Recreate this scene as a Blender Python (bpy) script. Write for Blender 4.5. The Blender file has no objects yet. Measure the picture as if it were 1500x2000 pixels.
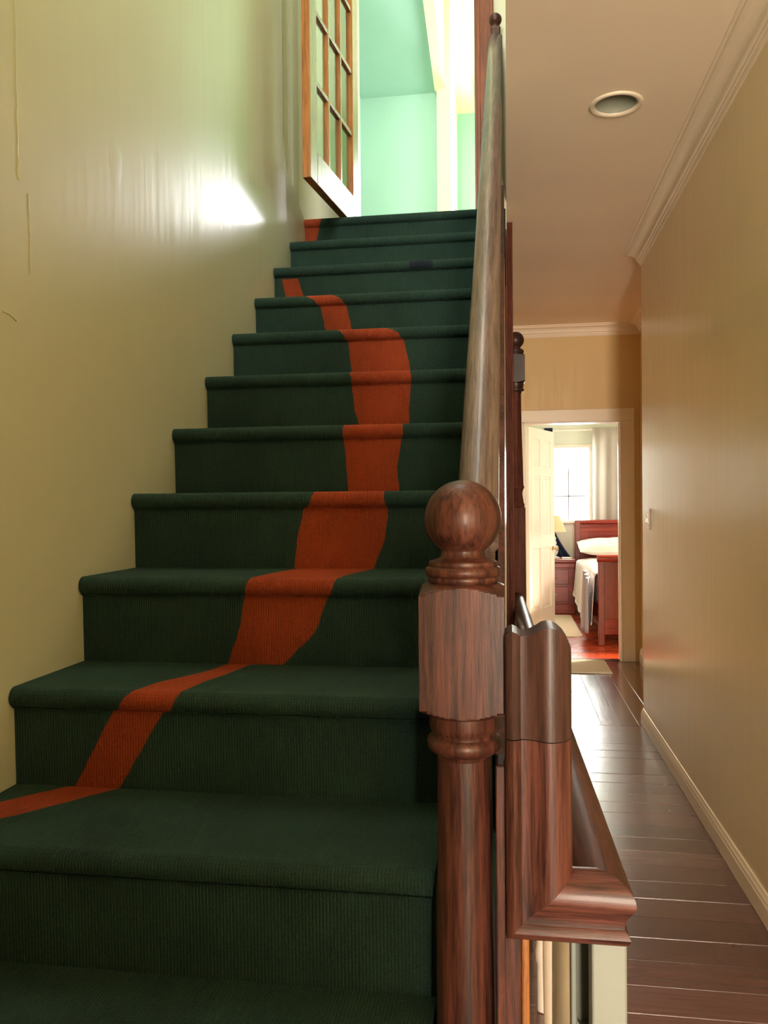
import bpy, bmesh, math, random
from mathutils import Vector, Matrix
random.seed(7)
scn = bpy.context.scene
COL = scn.collection
# ------------------------------------------------------------------ camera, world, lights, exposure
cam_d = bpy.data.cameras.new('camera'); cam = bpy.data.objects.new('camera', cam_d); COL.objects.link(cam)
cam_d.sensor_fit = 'VERTICAL'; cam_d.sensor_height = 36.0; cam_d.lens = 1600/2000*36.0
cam_d.clip_start = 0.02
yaw, pit, rol = math.radians(8.581), math.radians(-0.441), math.radians(0.463)
def cam_axes():
    cy, sy, cp, sp, cr, sr = math.cos(yaw), math.sin(yaw), math.cos(pit), math.sin(pit), math.cos(rol), math.sin(rol)
    P = Matrix(((1, 0, 0), (0, cp, -sp), (0, sp, cp))); Q = Matrix(((cr, -sr, 0), (sr, cr, 0), (0, 0, 1)))
    A = Q @ P
    return [A @ Vector(v) for v in ((cy, 0, -sy), (sy, 0, cy), (0, 1, 0))]
ax = cam_axes()
M = Matrix(((ax[0][0], ax[0][1], -ax[0][2], 0.0), (ax[1][0], ax[1][1], -ax[1][2], 0.0), (ax[2][0], ax[2][1], -ax[2][2], 1.28), (0, 0, 0, 1)))
cam.matrix_world = M
scn.camera = cam

world = bpy.data.worlds.new('sky'); scn.world = world; world.use_nodes = True
wn = world.node_tree; wn.nodes.clear()
wo = wn.nodes.new('ShaderNodeOutputWorld'); wb = wn.nodes.new('ShaderNodeBackground')
wb.inputs[0].default_value = (0.92, 0.97, 1.0, 1); wb.inputs[1].default_value = 3.0
wn.links.new(wb.outputs[0], wo.inputs[0])

def area(name, loc, direction, sx, sy, power, color=(1, 1, 1)):
    d = bpy.data.lights.new(name, 'AREA'); d.shape = 'RECTANGLE'; d.size = sx; d.size_y = sy; d.energy = power; d.color = color
    o = bpy.data.objects.new(name, d); COL.objects.link(o); o.location = loc
    o.rotation_euler = Vector(direction).to_track_quat('-Z', 'Y').to_euler()
    return o
# window daylight, and fill lamps added where no window is known
area('daylight_bedroom_window', (0.75, 10.62, 1.55), (0, -1, -0.1), 0.9, 1.1, 95, (1.0, 0.97, 0.92))
area('fill_bedroom_side', (2.96, 8.6, 1.4), (-1, 0, -0.6), 1.3, 1.2, 66, (1.0, 0.86, 0.70))  # added fill lamp; this side wall has no window
lf = area('fill_bedroom_floor', (2.9, 8.3, 2.1), (-2.3, -0.75, -2.05), 0.5, 0.5, 42, (1.0, 0.84, 0.62)); lf.data.spread = math.radians(40)  # added lamp aimed at the red floor for an orange bounce
area('daylight_upper_window', (0.06, 7.14, 3.80), (0, -1, 0), 0.5, 0.9, 88, (1.0, 0.90, 0.98))
area('fill_upper_side', (1.06, 5.3, 3.8), (-1, 0, 0.0), 1.2, 1.4, 26, (1.0, 0.97, 0.88))  # extra lamp added to brighten the upper room
area('fill_stairwell_top', (-0.40, 2.7, 5.56), (0, 0, -1), 0.7, 1.6, 26, (1.0, 1.0, 0.92))  # added fill lamp hung under the closed stairwell ceiling
area('fill_stairwell_back', (-0.45, -2.55, 4.1), (0, 1, -0.15), 0.75, 1.6, 185, (1.0, 0.99, 0.92))  # unseen lamp added high up to light the upper risers
area('fill_hall_back', (0.50, -2.70, 1.2), (0, 1, 0.15), 0.48, 1.9, 255, (1.0, 0.85, 0.67))  # out-of-view fill lamp added to brighten the hall

vs = scn.view_settings
vs.view_transform = 'Standard'; vs.look = 'None'; vs.gamma = 1.0; vs.exposure = 0.15; vs.use_curve_mapping = False
scn.cycles.max_bounces = 12; scn.cycles.diffuse_bounces = 8; scn.cycles.glossy_bounces = 6
scn.cycles.sample_clamp_indirect = 8.0
scn.cycles.use_denoising = True

# ------------------------------------------------------------------ materials
def newmat(name):
    m = bpy.data.materials.new(name); m.use_nodes = True
    nt = m.node_tree; nt.nodes.clear()
    o = nt.nodes.new('ShaderNodeOutputMaterial'); b = nt.nodes.new('ShaderNodeBsdfPrincipled')
    nt.links.new(b.outputs[0], o.inputs[0])
    return m, nt, b
def coords(nt, scale=(1, 1, 1), rot=(0, 0, 0)):
    tc = nt.nodes.new('ShaderNodeTexCoord'); mp = nt.nodes.new('ShaderNodeMapping')
    mp.inputs['Scale'].default_value = scale; mp.inputs['Rotation'].default_value = rot
    nt.links.new(tc.outputs['Object'], mp.inputs[0]); return mp.outputs[0]
def noise(nt, vec, scale=5, detail=3, rough=0.5, dist=0.0):
    n = nt.nodes.new('ShaderNodeTexNoise'); n.inputs['Scale'].default_value = scale; n.inputs['Detail'].default_value = detail
    n.inputs['Roughness'].default_value = rough; n.inputs['Distortion'].default_value = dist
    nt.links.new(vec, n.inputs['Vector']); return n.outputs['Fac']
def ramp(nt, fac, stops):
    r = nt.nodes.new('ShaderNodeValToRGB'); e = r.color_ramp.elements
    while len(e) < len(stops): e.new(0.5)
    for el, (p, c) in zip(e, stops):
        el.position = p; el.color = (c[0], c[1], c[2], 1) if not isinstance(c, (int, float)) else (c, c, c, 1)
    nt.links.new(fac, r.inputs[0]); return r.outputs[0]
def bump(nt, b, h, strength, dist=0.01):
    n = nt.nodes.new('ShaderNodeBump'); n.inputs['Strength'].default_value = strength; n.inputs['Distance'].default_value = dist
    nt.links.new(h, n.inputs['Height']); nt.links.new(n.outputs[0], b.inputs['Normal']); return n
def math_node(nt, op, a, b):
    n = nt.nodes.new('ShaderNodeMath'); n.operation = op
    for i, v in enumerate((a, b)):
        if isinstance(v, (int, float)): n.inputs[i].default_value = v
        else: nt.links.new(v, n.inputs[i])
    return n.outputs[0]
def simple(name, col, rough=0.5, metal=0.0, var=0.06, spec=0.5, scale=20):
    m, nt, b = newmat(name)
    f = noise(nt, coords(nt), scale, 3)
    c = ramp(nt, f, [(0.3, [x*(1-var) for x in col]), (0.7, [min(1, x*(1+var)) for x in col])])
    nt.links.new(c, b.inputs['Base Color'])
    b.inputs['Roughness'].default_value = rough; b.inputs['Metallic'].default_value = metal
    b.inputs['Specular IOR Level'].default_value = spec
    return m
def paint(name, col, rough=0.3, streak=0.25, coat=0.0, var=0.05, spec=0.5):
    """brushed wall paint: faint vertical roller and brush marks in relief"""
    m, nt, b = newmat(name)
    s1 = noise(nt, coords(nt, (38, 38, 2.6)), 1.0, 3, 0.55)
    s2 = noise(nt, coords(nt, (1, 1, 0.5)), 170, 2, 0.5)
    big = noise(nt, coords(nt, (1, 1, 1)), 1.1, 2)
    c = ramp(nt, big, [(0.3, [x*(1-var) for x in col]), (0.7, [min(1, x*(1+var)) for x in col])])
    nt.links.new(c, b.inputs['Base Color'])
    if streak > 0.03:
        r = ramp(nt, s1, [(0.35, rough*0.85), (0.65, min(1, rough*1.2))])
        nt.links.new(r, b.inputs['Roughness'])
    else: b.inputs['Roughness'].default_value = rough
    h = math_node(nt, 'ADD', math_node(nt, 'MULTIPLY', s1, 1.0), math_node(nt, 'MULTIPLY', s2, 0.12))
    bump(nt, b, h, streak, 0.004)
    b.inputs['Specular IOR Level'].default_value = spec
    b.inputs['Coat Weight'].default_value = coat; b.inputs['Coat Roughness'].default_value = 0.2
    return m
def wood(name, dark, light, axis='z', rough=0.42, scale=1.0, coat=0.06, bumpy=0.2, spec=0.32, contrast=(0.40, 0.61), pitch=0.0):
    m, nt, b = newmat(name)
    st = {'x': (0.05, 1, 1), 'y': (1, 0.05, 1), 'z': (1, 1, 0.05)}[axis]
    v = coords(nt, (1, 1, 1), (pitch, 0, 0))
    mp2 = nt.nodes.new('ShaderNodeMapping'); mp2.inputs['Scale'].default_value = tuple(s*scale for s in st)
    nt.links.new(v, mp2.inputs[0]); v = mp2.outputs[0]
    g = noise(nt, v, 170, 6, 0.7, 0.5)
    g2 = noise(nt, v, 14, 3, 0.5, 1.5)
    mix = math_node(nt, 'ADD', math_node(nt, 'MULTIPLY', g, 0.6), math_node(nt, 'MULTIPLY', g2, 0.4))
    c = ramp(nt, mix, [(contrast[0], dark), (contrast[1], light)])
    nt.links.new(c, b.inputs['Base Color'])
    b.inputs['Roughness'].default_value = rough
    b.inputs['Specular IOR Level'].default_value = spec
    b.inputs['Coat Weight'].default_value = coat; b.inputs['Coat Roughness'].default_value = 0.15
    bump(nt, b, g, bumpy, 0.002)
    return m
def carpet(name, col):
    m, nt, b = newmat(name)
    w = nt.nodes.new('ShaderNodeTexWave'); w.wave_type = 'BANDS'; w.bands_direction = 'X'
    w.inputs['Scale'].default_value = 60; w.inputs['Distortion'].default_value = 1.2; w.inputs['Detail'].default_value = 2; w.inputs['Detail Scale'].default_value = 4
    nt.links.new(coords(nt), w.inputs['Vector'])
    f = noise(nt, coords(nt), 320, 2, 0.7)
    big = noise(nt, coords(nt), 5, 3, 0.6)
    h = math_node(nt, 'ADD', w.outputs['Fac'], f)
    c = ramp(nt, math_node(nt, 'ADD', math_node(nt, 'MULTIPLY', f, 0.55), math_node(nt, 'MULTIPLY', big, 0.45)),
             [(0.35, [x*0.65 for x in col]), (0.65, [x*1.3 for x in col])])
    nt.links.new(c, b.inputs['Base Color'])
    b.inputs['Roughness'].default_value = 0.95; b.inputs['Specular IOR Level'].default_value = 0.15
    b.inputs['Sheen Weight'].default_value = 0.25; b.inputs['Sheen Roughness'].default_value = 0.5
    b.inputs['Sheen Tint'].default_value = (min(1, col[0]*4), min(1, col[1]*4), min(1, col[2]*4), 1)
    bump(nt, b, h, 0.6, 0.003)
    return m
def fabric(name, col, rough=0.9, trans=0.0):
    m, nt, b = newmat(name)
    v = noise(nt, coords(nt, (1, 1, 1)), 150, 2)
    c = ramp(nt, v, [(0.3, [x*0.9 for x in col]), (0.7, [min(1, x*1.05) for x in col])])
    nt.links.new(c, b.inputs['Base Color']); b.inputs['Roughness'].default_value = rough
    bump(nt, b, v, 0.15, 0.002)
    if trans:
        o = [n for n in nt.nodes if n.type == 'OUTPUT_MATERIAL'][0]
        t = nt.nodes.new('ShaderNodeBsdfTranslucent'); nt.links.new(c, t.inputs[0])
        mx = nt.nodes.new('ShaderNodeMixShader'); mx.inputs[0].default_value = trans
        nt.links.new(b.outputs[0], mx.inputs[1]); nt.links.new(t.outputs[0], mx.inputs[2]); nt.links.new(mx.outputs[0], o.inputs[0])
    return m
def pane_glass(name):
    m, nt, b = newmat(name); nt.nodes.remove(b)
    o = [n for n in nt.nodes if n.type == 'OUTPUT_MATERIAL'][0]
    t = nt.nodes.new('ShaderNodeBsdfTransparent'); t.inputs[0].default_value = (0.95, 0.98, 0.96, 1)
    g = nt.nodes.new('ShaderNodeBsdfGlossy'); g.inputs['Roughness'].default_value = 0.03
    fr = nt.nodes.new('ShaderNodeFresnel'); fr.inputs['IOR'].default_value = 1.45
    ge = nt.nodes.new('ShaderNodeNewGeometry')
    mx = nt.nodes.new('ShaderNodeMixShader'); nt.links.new(math_node(nt, 'MULTIPLY', fr.outputs[0], math_node(nt, 'SUBTRACT', 1.0, ge.outputs['Backfacing'])), mx.inputs[0])
    nt.links.new(t.outputs[0], mx.inputs[1]); nt.links.new(g.outputs[0], mx.inputs[2]); nt.links.new(mx.outputs[0], o.inputs[0])
    return m
def planks_mat(name, dark, light, axis, rough, coat=0.8):
    m, nt, b = newmat(name)
    st = (0.06, 1, 1) if axis == 'x' else (1, 0.06, 1)
    oi = nt.nodes.new('ShaderNodeObjectInfo')
    def shifted(vec):
        a = nt.nodes.new('ShaderNodeVectorMath'); a.operation = 'ADD'; nt.links.new(vec, a.inputs[0])
        nt.links.new(math_node(nt, 'MULTIPLY', oi.outputs['Random'], 53.0), a.inputs[1]); return a.outputs[0]
    v = shifted(coords(nt, st))
    g = noise(nt, v, 60, 5, 0.65, 0.8); p = noise(nt, shifted(coords(nt)), 6, 4, 0.6)
    f = math_node(nt, 'ADD', math_node(nt, 'MULTIPLY', g, 0.6), math_node(nt, 'MULTIPLY', oi.outputs['Random'], 0.35))
    c = ramp(nt, f, [(0.25, dark), (0.75, light)])
    nt.links.new(c, b.inputs['Base Color'])
    r = ramp(nt, p, [(0.35, rough*0.95), (0.7, rough*1.15)]); nt.links.new(r, b.inputs['Roughness'])
    h = math_node(nt, 'ADD', g, math_node(nt, 'MULTIPLY', p, 0.2))
    bump(nt, b, h, 0.12, 0.004)
    b.inputs['Specular IOR Level'].default_value = 0.6
    b.inputs['Coat Weight'].default_value = coat; b.inputs['Coat Roughness'].default_value = 0.22
    return m

m_wall = paint('beige_gloss_wall_paint', (0.61, 0.62, 0.455), 0.42, 0.085, 0.45, var=0.03)
m_wall_r = paint('beige_satin_wall_paint', (0.82, 0.70, 0.45), 0.20, 0.06, 0.2, var=0.03)
m_far = paint('warm_lit_wall_paint', (0.72, 0.52, 0.24), 0.45, 0.1)  # same beige wall paint, with the warm glow put into its colour
m_ceil = paint('cream_ceiling_paint', (0.93, 0.79, 0.63), 0.55, 0.08)
m_trim = paint('cream_trim_paint', (0.85, 0.74, 0.58), 0.28, 0.015)
m_white = paint('white_gloss_paint', (0.86, 0.77, 0.69), 0.25, 0.015)
m_bal = paint('dimmed_white_baluster_paint', (0.19, 0.20, 0.165), 0.35, 0.015)  # white paint darkened to offset the hall fill lamp on the front balusters
m_teal = paint('mint_wall_paint', (0.48, 0.68, 0.60), 0.5, 0.05)
m_tealc = paint('mint_ceiling_paint', (0.46, 0.67, 0.57), 0.6, 0.05)
m_green = paint('fresh_green_wall_paint', (0.28, 0.66, 0.38), 0.5, 0.05)
m_cream = paint('warm_cream_ceiling_paint', (0.90, 0.80, 0.52), 0.5, 0.05)
m_palegreen = paint('pale_green_wall_paint', (0.62, 0.80, 0.55), 0.5, 0.05)
m_bed_wall = paint('pale_grey_green_wall_paint', (0.72, 0.77, 0.68), 0.5, 0.05)
m_bed_ceil = paint('pale_ceiling_paint', (0.85, 0.82, 0.66), 0.6, 0.05)
OD, OL = (0.026, 0.008, 0.0055), (0.130, 0.041, 0.027)
m_oak = wood('reddish_oak_vertical', OD, OL, 'z')
m_oak_x = wood('reddish_oak_across', OD, OL, 'x')
m_oak_y = wood('reddish_oak_along', OD, OL, 'y')
m_oak_dark = wood('dark_reddish_oak', (0.024, 0.010, 0.008), (0.075, 0.030, 0.021), 'z')
m_rail = wood('grey_sheen_oak_handrail', (0.042, 0.026, 0.021), (0.170, 0.116, 0.092), 'y', 0.38, 0.9, 0.25, 0.45, pitch=-math.atan(0.8228))  # oak greyed so that its colour carries the whitish sheen
m_doorwood = wood('honey_oak_door', (0.20, 0.07, 0.018), (0.42, 0.17, 0.05), 'z', 0.25, 1.0, 0.5)
m_post = wood('dark_red_post', (0.05, 0.014, 0.008), (0.15, 0.042, 0.022), 'z', 0.6, coat=0.0, spec=0.15)
m_jamb = wood('red_brown_jamb', (0.13, 0.035, 0.014), (0.30, 0.09, 0.04), 'z', 0.4)
m_cherry = wood('cherry_furniture', (0.14, 0.012, 0.008), (0.30, 0.035, 0.02), 'x', 0.3, 1.0, 0.12, 0.05)
m_cherry_z = wood('cherry_furniture_upright', (0.12, 0.02, 0.012), (0.24, 0.05, 0.03), 'z', 0.3, 1.0, 0.12, 0.05)
m_plank = planks_mat('dark_hall_boards', (0.075, 0.033, 0.035), (0.19, 0.088, 0.086), 'x', 0.24)
m_plank_y = planks_mat('dark_hall_boards_lengthwise', (0.075, 0.030, 0.027), (0.19, 0.085, 0.072), 'y', 0.20)
m_plank_bed = planks_mat('red_bedroom_boards', (0.42, 0.040, 0.010), (0.62, 0.095, 0.025), 'x', 0.26, 0.2)
m_sub = simple('subfloor_dark', (0.03, 0.015, 0.012), 0.8)
m_green_carpet = carpet('forest_green_carpet', (0.018, 0.041, 0.031))
m_orange_carpet = carpet('rust_orange_carpet', (0.25, 0.043, 0.015))
m_patch = carpet('dark_carpet_patch', (0.012, 0.018, 0.026))
m_glass = pane_glass('window_glass')
m_metal = simple('brushed_nickel', (0.45, 0.40, 0.34), 0.28, 1.0)
m_brass = simple('old_brass', (0.62, 0.45, 0.22), 0.3, 1.0)
m_can = simple('dark_lamp_can', (0.34, 0.35, 0.28), 0.35)
m_bulb = simple('unlit_frosted_bulb', (0.55, 0.55, 0.48), 0.25)
m_mat = fabric('beige_mat', (0.62, 0.56, 0.42))
m_rug = fabric('cream_rug', (0.85, 0.72, 0.55))
m_linen = fabric('white_bed_linen', (0.88, 0.82, 0.80))
m_pillow = fabric('white_pillow', (0.88, 0.82, 0.76))
m_throw = fabric('grey_throw', (0.35, 0.35, 0.40))
m_grey_curtain = fabric('light_grey_curtain', (0.76, 0.72, 0.68), 0.9, 0.6)
m_blue = fabric('navy_curtain', (0.015, 0.03, 0.085))
m_shade = fabric('cream_lamp_shade', (0.88, 0.72, 0.48), 0.9, 0.4)
m_crystal = simple('clear_crystal', (0.80, 0.80, 0.78), 0.05, 0.0, 0.02, 0.9)

# ------------------------------------------------------------------ mesh helpers
class MB:
    def __init__(s): s.v = []; s.f = []
    def add(s, vs_, fs):
        o = len(s.v); s.v += [tuple(p) for p in vs_]; s.f += [tuple(i+o for i in f) for f in fs]; return s
    def box(s, x0, x1, y0, y1, z0, z1, rot=None):
        p = [Vector((x, y, z)) for z in (z0, z1) for (x, y) in ((x0, y0), (x1, y0), (x1, y1), (x0, y1))]
        if rot: p = [rot @ q for q in p]
        return s.add(p, [(3, 2, 1, 0), (4, 5, 6, 7), (0, 1, 5, 4), (1, 2, 6, 5), (2, 3, 7, 6), (3, 0, 4, 7)])
    def bevbox(s, x0, x1, y0, y1, z0, z1, r, rot=None):
        bm = bmesh.new(); bmesh.ops.create_cube(bm, size=1)
        for v in bm.verts: v.co = Vector(((x0+x1)/2+v.co.x*(x1-x0), (y0+y1)/2+v.co.y*(y1-y0), (z0+z1)/2+v.co.z*(z1-z0)))
        bmesh.ops.bevel(bm, geom=list(bm.edges), offset=r, segments=2, profile=0.5, affect='EDGES')
        bm.verts.index_update()
        vs_ = [(rot @ v.co) if rot else v.co.copy() for v in bm.verts]; fs = [[v.index for v in f.verts] for f in bm.faces]
        bm.free(); return s.add(vs_, fs)
    def lathe(s, cx, cy, prof, n=32, z0=0.0, phase=0.0):
        vs_ = []; fs = []
        for r, z in prof:
            for k in range(n):
                a = 2*math.pi*k/n+phase; vs_.append((cx+r*math.cos(a), cy+r*math.sin(a), z0+z))
        m = len(prof)
        for i in range(m-1):
            for k in range(n):
                k2 = (k+1) % n; fs.append((i*n+k, i*n+k2, (i+1)*n+k2, (i+1)*n+k))
        fs.append(tuple(reversed(range(n)))); fs.append(tuple(range((m-1)*n, m*n)))
        return s.add(vs_, fs)
    def prism(s, poly, axis, a0, a1):
        """poly in the other two axes (cyclic order x,y,z without axis)"""
        def mk(p, a):
            return {'x': (a, p[0], p[1]), 'y': (p[0], a, p[1]), 'z': (p[0], p[1], a)}[axis]
        n = len(poly); vs_ = [mk(p, a0) for p in poly]+[mk(p, a1) for p in poly]
        fs = [tuple(range(n-1, -1, -1)), tuple(range(n, 2*n))]+[(i, (i+1) % n, n+(i+1) % n, n+i) for i in range(n)]
        return s.add(vs_, fs)
    def sweep(s, path, S0, T0, prof, closed=True):
        P = [Vector(p) for p in path]; d = [(P[i+1]-P[i]).normalized() for i in range(len(P)-1)]
        S = [Vector(S0).normalized()]; T = [Vector(T0).normalized()]
        S[0] = (S[0]-d[0]*S[0].dot(d[0])).normalized(); T[0] = (T[0]-d[0]*T[0].dot(d[0])); T[0] = (T[0]-S[0]*T[0].dot(S[0])).normalized()
        for i in range(1, len(d)):
            q = d[i-1].rotation_difference(d[i]); S.append(q @ S[-1]); T.append(q @ T[-1])
        n = len(prof); vs_ = []
        for j in range(len(P)):
            i = min(j, len(d)-1)
            nn = d[i] if (j == 0 or j == len(P)-1) else (d[j-1]+d[j]).normalized()
            for a, t in prof:
                p = P[j]+S[i]*a+T[i]*t
                lam = -(p-P[j]).dot(nn)/d[i].dot(nn); vs_.append(p+d[i]*lam)
        fs = []
        for j in range(len(P)-1):
            for k in range(n): fs.append((j*n+k, j*n+(k+1) % n, (j+1)*n+(k+1) % n, (j+1)*n+k))
        fs.append(tuple(range(n-1, -1, -1))); fs.append(tuple(range((len(P)-1)*n, len(P)*n)))
        return s.add(vs_, fs)
    def tube(s, path, r, n=10):
        prof = [(r*math.cos(2*math.pi*k/n), r*math.sin(2*math.pi*k/n)) for k in range(n)]
        d = (Vector(path[1])-Vector(path[0])).normalized()
        a = Vector((0, 0, 1)) if abs(d.z) < 0.9 else Vector((1, 0, 0))
        S = d.cross(a).normalized(); return s.sweep(path, S, d.cross(S), prof)
    def grid(s, fn, nu, nv):
        o = [fn(i/nu, j/nv) for j in range(nv+1) for i in range(nu+1)]
        return s.add(o, [(j*(nu+1)+i, j*(nu+1)+i+1, (j+1)*(nu+1)+i+1, (j+1)*(nu+1)+i) for j in range(nv) for i in range(nu)])

def root(name, loc, label, cat, group=None):
    o = bpy.data.objects.new(name, None); COL.objects.link(o); o.location = loc; o.empty_display_size = 0.1
    o['label'] = label; o['category'] = cat
    if group: o['group'] = group
    return o
def base_of(o):
    return (base_of(o.parent) if o.parent else Vector((0, 0, 0)))+Vector(o.location)
def obj(name, mb, mat, parent=None, smooth=None, thick=0, label=None, bevel=0, origin=None):
    me = bpy.data.meshes.new(name)
    off = base_of(parent) if parent else Vector(origin or (0, 0, 0))
    me.from_pydata([(v[0]-off.x, v[1]-off.y, v[2]-off.z) for v in mb.v], [], mb.f); me.update()
    bm = bmesh.new(); bm.from_mesh(me); bmesh.ops.recalc_face_normals(bm, faces=bm.faces); bm.to_mesh(me); bm.free()
    me.materials.append(mat)
    o = bpy.data.objects.new(name, me); COL.objects.link(o)
    if parent: o.parent = parent
    else: o.location = off
    if smooth:
        for p in me.polygons: p.use_smooth = True
        me.set_sharp_from_angle(angle=math.radians(smooth))
    if thick:
        md = o.modifiers.new('thickness', 'SOLIDIFY'); md.thickness = thick; md.offset = 0
    if bevel:
        md = o.modifiers.new('bevel', 'BEVEL'); md.width = bevel; md.segments = 2; md.limit_method = 'ANGLE'
    if label: o['label'] = label
    return o
def struct(name, mb, mat, label, cat, **k):
    o = obj(name, mb, mat, **k); o['kind'] = 'structure'; o['label'] = label; o['category'] = cat
    return o

LW, RW = -0.92, 0.775           # left stair wall, right hall wall
HC, TOP = 2.735, 5.6            # hall ceiling, stairwell top
LAND = 2.607                    # landing floor
def NY(i): return 1.397+0.2547*(i-2)
def NZ(i): return 0.946+0.1845*(i-2)

# ------------------------------------------------------------------ the shell
mb = MB().prism([(-2.6, 0), (4.0, 0), (4.0, LAND), (3.74, LAND), (3.40, 2.72), (3.33, 2.9), (3.31, TOP), (-2.6, TOP)], 'x', LW-0.10, LW)
wl = struct('wall_left', mb, m_wall, 'glossy beige painted wall rising along the left of the green stairs', 'wall', bevel=0.012)
def crack(pts, r):
    return MB().tube([(LW+0.0005, y, z) for y, z in pts], r, 6)
def wig(y0, z0, y1, z1, n, a):
    return [(y0+(y1-y0)*k/n+random.uniform(-a, a), z0+(z1-z0)*k/n) for k in range(n+1)]
obj('paint_crack', crack(wig(1.445, 2.25, 1.448, 1.91, 22, 0.0025), 0.0011), m_wall, wl, smooth=60)
obj('paint_crack', crack(wig(1.483, 1.895, 1.487, 1.74, 12, 0.002), 0.0009), m_wall, wl, smooth=60)
obj('paint_crack', crack([(1.395, 1.645), (1.41, 1.645), (1.425, 1.641), (1.437, 1.636)], 0.0014), m_wall, wl, smooth=60)
bl = MB().grid(lambda u, v: (LW-0.0004+0.0009*(1-u*u), 1.845+0.045*u*math.cos(v*2*math.pi)*(1+0.1*math.sin(v*19)), 2.10+0.085*u*math.sin(v*2*math.pi)), 8, 40)
obj('paint_blister', bl, m_wall, wl, smooth=80)
mb = MB().box(LW-0.22, LW-0.10, 3.2, 4.0, 2.5, TOP)
wre = struct('wall_recess', mb, m_wall, 'beige recess wall behind the open glazed door', 'wall')
mb = MB()
for k, (y0, d) in enumerate(((3.40, 0.012), (3.52, 0.03), (3.60, 0.016), (3.70, 0.03), (3.82, 0.012))):
    mb.bevbox(LW-0.10, LW-0.10+d, y0, y0+0.055, 2.62, TOP-0.02, 0.005)
obj('moulding', mb, m_wall, wre)
struct('wall_landing', MB().box(LW-0.22, -0.735, 4.0, 4.1, LAND, TOP).box(-0.735, -0.125, 4.0, 4.1, 4.65, TOP).box(-0.06, 0.004, 4.0, 4.1, LAND, TOP),
       m_wall, 'narrow beige wall pieces around the landing doorway', 'wall')
struct('wall_right', MB().box(RW, 1.06, -2.6, 4.93, 0, HC), m_wall_r, 'satin beige wall along the right side of the hall', 'wall')
struct('wall_hall_end_side', MB().box(1.06, 1.16, 4.93, 6.95, 0, HC), m_far, 'short beige wall with a warm glow in its colour beside the bedroom doorway', 'wall')
struct('wall_far', MB().box(-0.02, 0.13, 6.85, 6.95, 0, HC).box(0.912, 1.06, 6.85, 6.95, 0, HC).box(0.13, 0.912, 6.85, 6.95, 1.953, HC),
       m_far, 'beige wall with a warm glow in its colour over the bedroom doorway at the hall end', 'wall')
prof = [(1.40, 0.0), (4.0, 0.0), (4.0, LAND-0.03), (NY(11)+0.05, LAND-0.03)]
struct('wall_under_stairs', MB().prism([(1.40, 0), (3.99, 0), (3.99, 2.55), (1.46, 0.70), (1.40, 0.6)], 'x', -0.02, -0.006).box(-0.02, -0.006, 4.0, 6.85, 0, HC),
       m_wall_r, 'painted wall closing the space beneath the stairs', 'wall')
struct('wall_stairwell_right', MB().box(0.006, 0.03, -2.6, 4.0, HC+0.05, TOP), m_wall, 'beige upper wall of the stairwell above the hall ceiling', 'wall')
struct('wall_back', MB().box(-1.1, 0.17, -2.7, -2.6, 0, 3.25).box(-1.1, 0.17, -2.7, -2.6, 4.95, TOP).box(-1.1, -0.85, -2.7, -2.6, 3.25, 4.95).box(-0.05, 0.17, -2.7, -2.6, 3.25, 4.95).box(0.76, 1.16, -2.7, -2.6, 0, HC).box(0.17, 0.76, -2.7, -2.6, 0, 0.2).box(0.17, 0.76, -2.7, -2.6, 2.2, HC),
       m_wall, 'beige wall with openings for the added fill lamps at the near end of the hall', 'wall')  # openings left for the added lamps, without glass
struct('shade_slab_stairs', MB().box(LW, 0.06, -2.6, 0.35, HC, 2.95), m_ceil, 'unseen slab added to shade the near end of the stairs', 'ceiling')  # added out of view to keep high light off the lower steps
struct('light_block_wall', MB().box(0.06, 0.14, -2.6, -0.12, 0, TOP), m_wall, 'unseen wall added to block the hall fill lamp from the lower stairs', 'wall')  # added behind the camera to keep the hall fill lamp off the stairs
LX, LY, LR = 0.40, 3.085, 0.0765
cm = MB().box(0.004, 1.16, -2.6, LY-0.2, HC, HC+0.05).box(0.004, 1.16, LY+0.2, 6.95, HC, HC+0.05).box(0.004, LX-0.2, LY-0.2, LY+0.2, HC, HC+0.05).box(LX+0.2, 1.16, LY-0.2, LY+0.2, HC, HC+0.05)
ring_v = []
for k in range(64):
    a = 2*math.pi*k/64; q = 0.2/max(abs(math.cos(a)), abs(math.sin(a)))
    ring_v += [(LX+LR*math.cos(a), LY+LR*math.sin(a), HC), (LX+q*math.cos(a), LY+q*math.sin(a), HC)]
cm.add(ring_v, [(2*k, 2*k+1, (2*k+3) % 128, (2*k+2) % 128) for k in range(64)])
struct('ceiling', cm, m_ceil, 'pinkish cream ceiling over the hall', 'ceiling')
struct('ceiling_stairwell', MB().box(-1.15, 0.03, -2.7, 4.1, TOP, TOP+0.05), m_ceil, 'ceiling high above the stairs', 'ceiling')

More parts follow.
